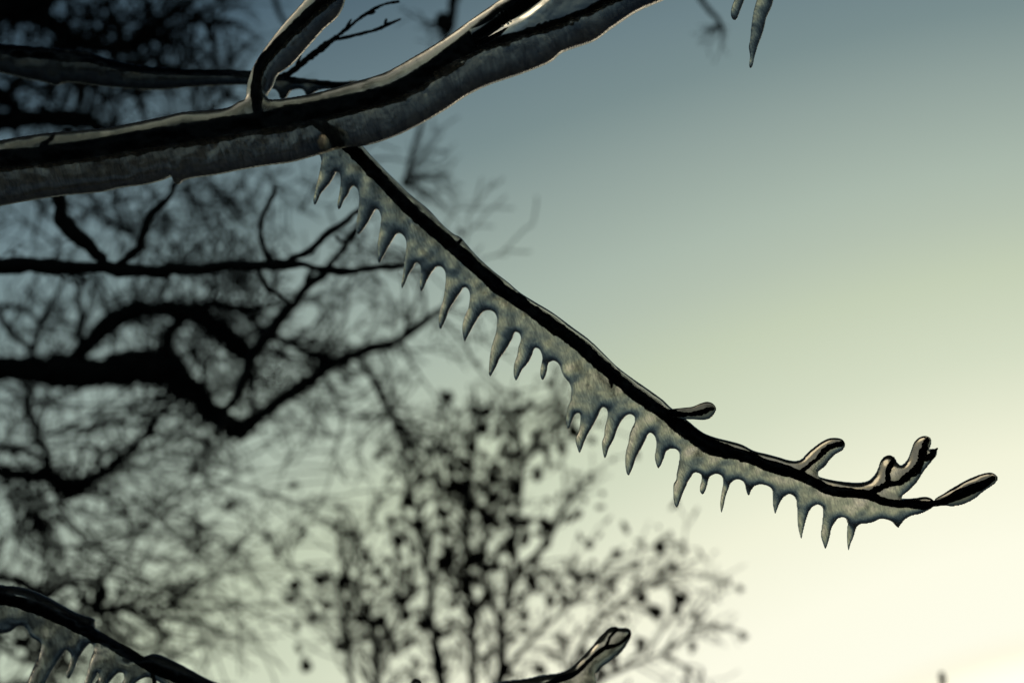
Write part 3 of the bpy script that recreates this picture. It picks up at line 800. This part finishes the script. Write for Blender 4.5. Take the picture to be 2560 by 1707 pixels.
# ---- the big bare tree, trunk to the left of the picture
DB = 3.4
yb = px_ground(-900, DB)
tree = empty("bare_tree", Vector(W((-900, yb, 0), DB)[0]))
tag(tree, "big leafless tree with black crooked limbs and a haze of fine twigs", "tree")
limb("trunk", [(-900, yb + 60, 300), (-890, yb - 400, 250), (-900, 2200, 225), (-870, 1500, 210), (-840, 900, 190), (-860, 300, 160), (-840, -400, 130), (-900, -1100, 90), (-870, -1700, 40)], DB, tree, 30, 0.07, 40)
LIMBS = [
 [(-850, 1120, 105), (-500, 985, 85), (-250, 940, 72), (0, 927, 62), (223, 931, 58), (402, 918, 56), (469, 971, 48), (536, 1034, 42), (600, 1078, 40), (616, 1088, 34)],
 [(596, 1082, 26), (647, 1038, 26), (723, 985, 26), (804, 931, 26), (893, 882, 24), (1000, 846, 20), (1060, 802, 16), (1110, 775, 11), (1150, 740, 7)],
 [(170, 915, 26), (214, 869, 32), (277, 811, 34), (357, 766, 38), (446, 779, 42), (513, 802, 38), (580, 851, 38), (620, 905, 34), (628, 960, 14), (629, 1040, 9)],
 [(450, 775, 24), (424, 846, 26), (404, 918, 28)],
 [(430, 775, 18), (480, 765, 16), (536, 757, 16), (603, 779, 15), (670, 829, 15), (759, 878, 14), (870, 906, 12)],
 [(890, 884, 12), (925, 940, 14), (970, 1020, 13), (1015, 1100, 12), (1060, 1160, 9)],
 [(80, 880, 13), (103, 811, 12), (134, 748, 11), (156, 704, 9), (180, 640, 7)],
 [(78, 878, 12), (30, 830, 13), (-10, 770, 12), (-60, 700, 10)],
 [(196, 890, 14), (201, 802, 15), (196, 735, 13), (210, 690, 10)],
 [(-850, 1320, 80), (-500, 1210, 50), (-200, 1175, 32), (0, 1180, 26), (90, 1189, 30), (180, 1212, 36), (239, 1194, 24), (293, 1149, 20), (361, 1095, 18), (397, 1036, 14), (442, 1000, 11), (500, 960, 8)],
 [(120, 1198, 24), (113, 1126, 24), (86, 1081, 18), (68, 1036, 16), (68, 990, 14), (76, 930, 12)],
 [(110, 1088, 10), (203, 1068, 9), (316, 1059, 8), (380, 1062, 6)],
 [(-300, 1090, 16), (0, 1117, 12), (60, 1130, 12), (108, 1150, 12)],
 [(-850, 520, 90), (-500, 330, 64), (-200, 300, 44), (0, 302, 34), (115, 295, 30), (230, 312, 26), (330, 330, 20), (420, 380, 14)],
 [(-850, 250, 100), (-520, 110, 90), (-260, 60, 80), (-60, 40, 80), (60, 10, 66), (160, -40, 54), (300, -110, 40)],
 [(-400, 190, 50), (-120, 200, 34), (20, 250, 26), (60, 300, 22)],
 [(20, 20, 40), (110, 50, 34), (180, 90, 28), (250, 120, 24), (330, 110, 24), (400, 60, 20), (470, 10, 16), (520, -50, 12)],
 [(226, 130, 10), (224, 190, 12), (228, 240, 12), (222, 305, 14)],
 [(60, 300, 20), (30, 235, 18), (60, 190, 16), (130, 120, 16), (170, 60, 18)],
 [(330, 110, 16), (350, 160, 14), (340, 220, 12), (360, 290, 12), (372, 330, 10)],
 [(-850, 1560, 60), (-500, 1500, 40), (-200, 1470, 26), (0, 1440, 18), (113, 1487, 16), (150, 1466, 13), (203, 1454, 13), (248, 1464, 14), (256, 1490, 14), (240, 1520, 16)],
 [(200, 1500, 12), (243, 1518, 16), (275, 1519, 20), (325, 1514, 15), (360, 1535, 13), (397, 1560, 11), (420, 1590, 6)],
 [(385, 1552, 8), (440, 1544, 11), (490, 1552, 7), (560, 1570, 5)],
 [(690, -80, 12), (690, -10, 11), (702, 40, 10), (720, 70, 5)],
]
for k, sp in enumerate(LIMBS):
    limb("limb", sp, DB, tree, 40 + k, 0.10)
tw_ = Wander(8)
for k, n in ((0, 16), (1, 12), (2, 16), (4, 12), (5, 6), (9, 14), (10, 6), (11, 5), (13, 10), (16, 10), (14, 6), (15, 5), (20, 7), (21, 6)):
    tw_.along(LIMBS[k], int(n * 1.25), 210, 8, 2, 3, zspread=0.5, t0=0.25, w_min=3.4)
for k in (0, 1, 2, 3, 4, 5, 9, 10, 13, 16, 20):
    tw_.along(LIMBS[k], 26, 75, 5, 1, 2, zspread=0.4, t0=0.2, w_min=3.2)
for k in range(38):                                   # middling crooked boughs between the limbs
    x, y = tw_.r.uniform(-60, 800), tw_.r.uniform(420, 1450)
    if x > 560 and y > 1000: continue
    tw_.twig((x, y, tw_.r.uniform(-250, 250)), tw_.r.uniform(-3.1, 3.1), tw_.r.uniform(140, 300), tw_.r.uniform(9, 17), 2, 0.8, tw_.r.gauss(0, 0.2), 4, 0.0, 0.22, 3.2)
# long whips sweeping down and to the right
for k in range(54):
    y = tw_.r.uniform(980, 1560)
    x = tw_.r.uniform(-80, 420)
    tw_.twig((x, y, tw_.r.uniform(-250, 250)), math.radians(tw_.r.uniform(-35, 50)), tw_.r.uniform(280, 560), tw_.r.uniform(5.5, 9), 1, tw_.r.choice((-0.8, -0.5, 0.6)), tw_.r.gauss(0, 0.3), 3, 0.2, 0.10, 3.2, (12, 40))
for k in range(40):
    y = tw_.r.uniform(380, 1000)
    x = tw_.r.uniform(-60, 760)
    tw_.twig((x, y, tw_.r.uniform(-250, 250)), math.radians(tw_.r.uniform(-160, 60)), tw_.r.uniform(120, 300), tw_.r.uniform(5, 9), 2, 0.7, tw_.r.gauss(0, 0.3), 3, 0.0, 0.18, 3.2)
for k in range(120):                                   # the thick tangle, upper left
    x, y = tw_.r.uniform(-40, 540), tw_.r.uniform(-40, 270)
    tw_.twig((x, y, tw_.r.uniform(-250, 250)), tw_.r.uniform(-3.1, 3.1), tw_.r.uniform(120, 260), tw_.r.uniform(8, 18), 1, 0.6, tw_.r.gauss(0, 0.3), 3, 0.0, 0.2, 2.4)
for (cx, cy, n, rr) in ((20, 40, 40, 110), (380, 80, 44, 100), (480, 150, 22, 90), (180, 150, 16, 80), (95, 1300, 60, 46), (60, 1250, 16, 60), (490, 1340, 22, 55), (500, 1130, 26, 70), (580, 1370, 10, 40), (300, 800, 14, 60), (600, 700, 26, 110), (560, 560, 30, 120), (300, 560, 26, 130), (520, 790, 20, 90), (700, 880, 14, 90), (880, 640, 14, 110)):   # witches' brooms
    for k in range(n):
        tw_.twig((cx + tw_.r.gauss(0, rr * 0.3), cy + tw_.r.gauss(0, rr * 0.3), tw_.r.uniform(-60, 60)), tw_.r.uniform(-3.1, 3.1), tw_.r.uniform(0.7, 1.5) * rr, 5.5, 1, 0.5, tw_.r.gauss(0, 0.4), 2, 0, 0.2, 2.8)
for k in range(44):                                   # thicket behind the lower iced branch
    x, y = tw_.r.uniform(-80, 330), tw_.r.uniform(1540, 1800)
    tw_.twig((x, y, tw_.r.uniform(-250, 250)), math.radians(tw_.r.uniform(-150, 20)), tw_.r.uniform(120, 280), tw_.r.uniform(9, 17), 1, 0.6, tw_.r.gauss(0, 0.3), 4, 0.0, 0.2, 3.2)
tag(tw_.t.build("fine_twigs", BARK_FAR, tree, DB), kind="stuff")

# ---- small tree that kept its dry leaves
DL = 4.6
yl = px_ground(1160, DL)
leafy = empty("leafy_tree", Vector(W((1160, yl, 0), DL)[0]))
tag(leafy, "small upright tree with thin stems and scattered withered leaves", "tree")
limb("trunk", [(1160, yl + 40, 110), (1165, yl - 250, 92), (1158, yl - 520, 80), (1165, 2250, 64)], DL, leafy, 70, 0.06, 30)
def stem(spec): return spec
STEMS = [
 [(1160, 2300, 34), (1120, 2050, 26), (1112, 1850, 20), (1109, 1707, 18), (1088, 1569, 16), (1078, 1466, 14), (1062, 1363, 12), (1035, 1240, 10), (1010, 1120, 7)],
 [(1165, 2280, 36), (1190, 2000, 24), (1183, 1830, 18), (1181, 1707, 15), (1181, 1518, 15), (1165, 1363, 14), (1170, 1260, 12), (1180, 1150, 10), (1191, 1054, 8), (1186, 960, 5)],
 [(1170, 2290, 36), (1240, 2040, 26), (1256, 1850, 21), (1253, 1707, 20), (1253, 1569, 18), (1227, 1492, 16), (1210, 1420, 12), (1215, 1300, 10), (1225, 1180, 7)],
 [(1250, 1575, 12), (1294, 1440, 12), (1366, 1363, 10), (1407, 1286, 8), (1443, 1219, 6), (1455, 1180, 4)],
 [(1294, 1445, 10), (1290, 1340, 10), (1296, 1260, 11), (1304, 1157, 9), (1294, 1050, 6), (1300, 980, 4)],
 [(1150, 2310, 34), (980, 2030, 24), (950, 1850, 19), (944, 1707, 17), (929, 1569, 14), (890, 1500, 10), (860, 1430, 8), (840, 1350, 5)],
 [(1145, 2310, 30), (920, 2060, 20), (885, 1880, 15), (877, 1707, 13), (862, 1600, 11), (862, 1540, 10), (900, 1450, 8), (905, 1380, 6), (870, 1260, 4)],
 [(1175, 2280, 30), (1330, 2060, 22), (1390, 1880, 16), (1420, 1707, 12), (1470, 1590, 9), (1560, 1500, 7), (1650, 1450, 5.5), (1750, 1395, 4)],
 [(1255, 1700, 10), (1330, 1600, 9), (1420, 1520, 7), (1500, 1440, 5), (1560, 1370, 4)],
 [(1420, 1760, 12), (1520, 1690, 10), (1620, 1640, 8), (1700, 1600, 6), (1760, 1530, 4)],
 [(940, 1640, 8), (1000, 1540, 8), (1030, 1440, 7), (1020, 1330, 5)],
 [(1181, 1560, 9), (1120, 1450, 8), (1105, 1330, 6), (1100, 1180, 5), (1130, 1010, 4)],
 [(925, 1560, 6), (800, 1500, 5), (730, 1430, 4), (690, 1330, 3)],
 [(1300, 1170, 6), (1350, 1120, 5), (1400, 1090, 4), (1425, 1010, 3)],
]
tl = Wander(15)
for k, sp in enumerate(STEMS):
    limb("stem", sp, DL, leafy, 80 + k, 0.09, 10, zbow=tl.r.uniform(-60, 60))
    n = int(1.8 * (16, 18, 16, 11, 13, 13, 11, 12, 9, 9, 8, 10, 7, 6)[k])
    c = catmull(np.asarray(sp, float)[:, :2], 20)
    c = c[c[:, 1] < 1760]
    for _ in range(n):
        i = int(tl.r.uniform(0.05, 0.98) * (len(c) - 2))
        d_ = c[i + 1] - c[i]
        a_ = math.atan2(d_[1], d_[0]) + tl.r.choice((-1, 1)) * math.radians(tl.r.uniform(20, 60))
        tl.twig((c[i][0], c[i][1], tl.r.uniform(-60, 60)), a_, tl.r.uniform(60, 170), tl.r.uniform(4.5, 7.5), 1, 0.4, tl.r.gauss(0, 0.4), 3, -0.35, 0.16, 2.6, (20, 50))
tag(tl.t.build("fine_twigs", BARK_FAR, leafy, DL), kind="stuff")

def leaf_mesh(k):
    """one curled withered leaf, about unit long, stalk at the origin"""
    g = random.Random(100 + k)
    curl, fold, w = g.uniform(0.5, 1.6), g.uniform(0.3, 0.9), g.uniform(0.28, 0.42)
    vs, fs = [], []
    n = 7
    for i in range(n + 1):
        t = i / n
        half = w * math.sin(math.pi * min(1, t * 0.93 + 0.05)) ** 0.8
        ang = curl * t
        y, z = math.sin(ang) / curl, (1 - math.cos(ang)) / curl
        lift = half * fold
        vs += [(-half, y, z + lift + g.uniform(-.03, .03)), (0, y, z), (half, y, z + lift + g.uniform(-.03, .03))]
    for i in range(n):
        a = i * 3
        fs += [(a, a + 1, a + 4, a + 3), (a + 1, a + 2, a + 5, a + 4)]
    m = len(vs)
    vs2 = vs + [(x, y, z - 0.03) for x, y, z in vs]
    fs2 = fs + [tuple(q + m for q in reversed(f)) for f in fs]
    me = bpy.data.meshes.new("leaf")
    me.from_pydata(vs2, [], fs2)
    me.polygons.foreach_set("use_smooth", [True] * len(me.polygons))
    me.materials.append(LEAF)
    return me
LEAVES = [leaf_mesh(k) for k in range(5)]
lroot = world_loc(leafy)
def add_leaf(p, size, r):
    o = bpy.data.objects.new("leaf", r.choice(LEAVES))
    COL.objects.link(o)
    o.parent = leafy
    o.location = Vector(W(p, DL)[0]) - lroot
    o.rotation_euler = (r.uniform(-2.6, -0.6), r.uniform(-0.8, 0.8), r.uniform(0, 6.28))
    s_ = size * PX * DL
    o.scale = (s_, s_, s_)
tips = list(tl.tips)
tl.r.shuffle(tips)
placed = 0
for p in tips:
    if placed >= 256: break
    if p[1] > 1740 or p[1] < 860 or p[0] > 1800: continue
    add_leaf(p, tl.r.uniform(24, 46), tl.r); placed += 1
for (x, y, s_) in ((1757, 1392, 46), (1757, 1438, 34), (1650, 1452, 40), (1640, 1400, 34), (1597, 1492, 56), (1535, 1520, 70), (1515, 1530, 50), (1605, 1622, 84), (1592, 1606, 60), (1660, 1626, 60), (1690, 1645, 40),
                   (1553, 1300, 70), (1530, 1292, 50), (1512, 1266, 60), (1440, 1270, 54), (1432, 1290, 60), (1420, 1278, 50), (1505, 1330, 44), (1475, 1345, 50), (1380, 1345, 66), (1375, 1480, 60), (1330, 1420, 90), (1318, 1400, 70), (1300, 1195, 70), (1305, 1210, 60),
                   (1120, 1150, 70), (1150, 1205, 60), (1205, 1045, 90), (1220, 1020, 80), (1250, 1120, 60), (1050, 1180, 56), (1010, 1235, 80), (1060, 1240, 90), (1145, 1200, 80), (985, 1335, 70), (990, 1350, 70), (1030, 1440, 50),
                   (1700, 1690, 60), (1720, 1670, 50), (1740, 1695, 50), (1660, 1560, 36), (1785, 1290 + 260, 30), (1640, 1310, 24)):
    add_leaf((x, y, tl.r.uniform(-40, 40)), s_ * 0.6, tl.r)

# the many lesser leaves, past counting, as one part
from mathutils import Euler
lv, lf, ln = [], [], 0
src = [(np.array([v.co[:] for v in m_.vertices]), [tuple(p_.vertices) for p_ in m_.polygons]) for m_ in LEAVES]
for p in tips[256:256 + 520]:
    if p[1] > 1760 or p[1] < 860: continue
    vv, ff = tl.r.choice(src)
    R_ = np.array(Euler((tl.r.uniform(-2.6, -0.6), tl.r.uniform(-0.8, 0.8), tl.r.uniform(0, 6.28))).to_matrix())
    lv.append((vv @ R_.T) * (tl.r.uniform(14, 32) * PX * DL) + W(p, DL)[0])
    lf += [tuple(q + ln for q in f) for f in ff]
    ln += len(vv)
tag(mesh_obj("small_leaves", np.concatenate(lv), lf, LEAF, leafy), kind="stuff")

# ---- sprays of twigs hanging into the sky from above
def spray(label, knot, up, d, n, length, seed, ang=(-180, 180), knots=((0, 0, 26),), w0=11):
    e = empty("twig_spray", Vector(W((up[-1][0], up[-1][1], 0), d)[0]))
    tag(e, label, "twigs", "drooping twig sprays")
    limb("stalk", [(x, y, w0 * (0.8 + 0.25 * i)) for i, (x, y) in enumerate([knot] + list(up))], d, e, seed, 0.10, 8)
    wv = Wander(seed)
    for k in range(n):
        wv.twig((knot[0], knot[1], 0), math.radians(wv.r.uniform(*ang)), length * wv.r.uniform(0.4, 1.15), wv.r.uniform(4, 9), 1, 0.5, wv.r.gauss(0, 0.35), 3, 0.1, 0.15, 2.0, (20, 60))
    tag(wv.t.build("fine_twigs", BARK_FAR, e, d), kind="stuff")
    for (dx, dy, s_) in knots:
        t = Tubes()
        ts = np.linspace(-1, 1, 9)
        t.add(np.stack([knot[0] + dx + ts * s_ * 0.5, knot[1] + dy + ts * s_ * 0.7, ts * 4], 1), s_ * 0.62 * np.sqrt(1.02 - ts ** 2), 9, 0.18, seed)
        t.build("bud_cluster", BARK_FAR, e, d)
spray("fan of fine blurred twigs spreading from a dark knot below the thick iced branch", (1012, 458), [(1046, 330), (1075, 240), (1110, 120), (1160, -60), (1190, -200)], 3.6, 17, 145, 5, (-95, 75), ((0, 0, 15), (140, 122, 13)), 8)
spray("single dark knot with wispy twigs above the thick iced branch", (1112, 58), [(1130, 10), (1142, -60), (1160, -220)], 2.6, 9, 90, 6, (60, 200), ((0, 0, 34),))
spray("pale blurred twig end hanging beside the two slender icicles", (1800, 55), [(1765, 15), (1735, -40), (1690, -160)], 2.6, 5, 70, 7, (20, 140), ((-8, -12, 9),))

# ---- one shoot with a bud, lower right
DS = 3.0
ys = px_ground(2360, DS)
sh = empty("budded_shoot", Vector(W((2360, ys, 0), DS)[0]))
tag(sh, "lone upright shoot ending in a dark bud, rising into the cream sky", "shoot")
limb("stem", [(2360, ys + 10, 22), (2372, 3600, 20), (2352, 2700, 16), (2366, 2100, 12), (2360, 1800, 8), (2358, 1707, 6)], DS, sh, 90, 0.08, 20)
tb = Tubes()
ts = np.linspace(-1, 1, 9)
tb.add(np.stack([2356 - ts * 3, 1697 - ts * 20, 0 * ts], 1), 8.5 * np.sqrt(1.03 - ts ** 2), 8, 0.1, 4)
tb.build("bud", BARK_FAR, sh, DS)
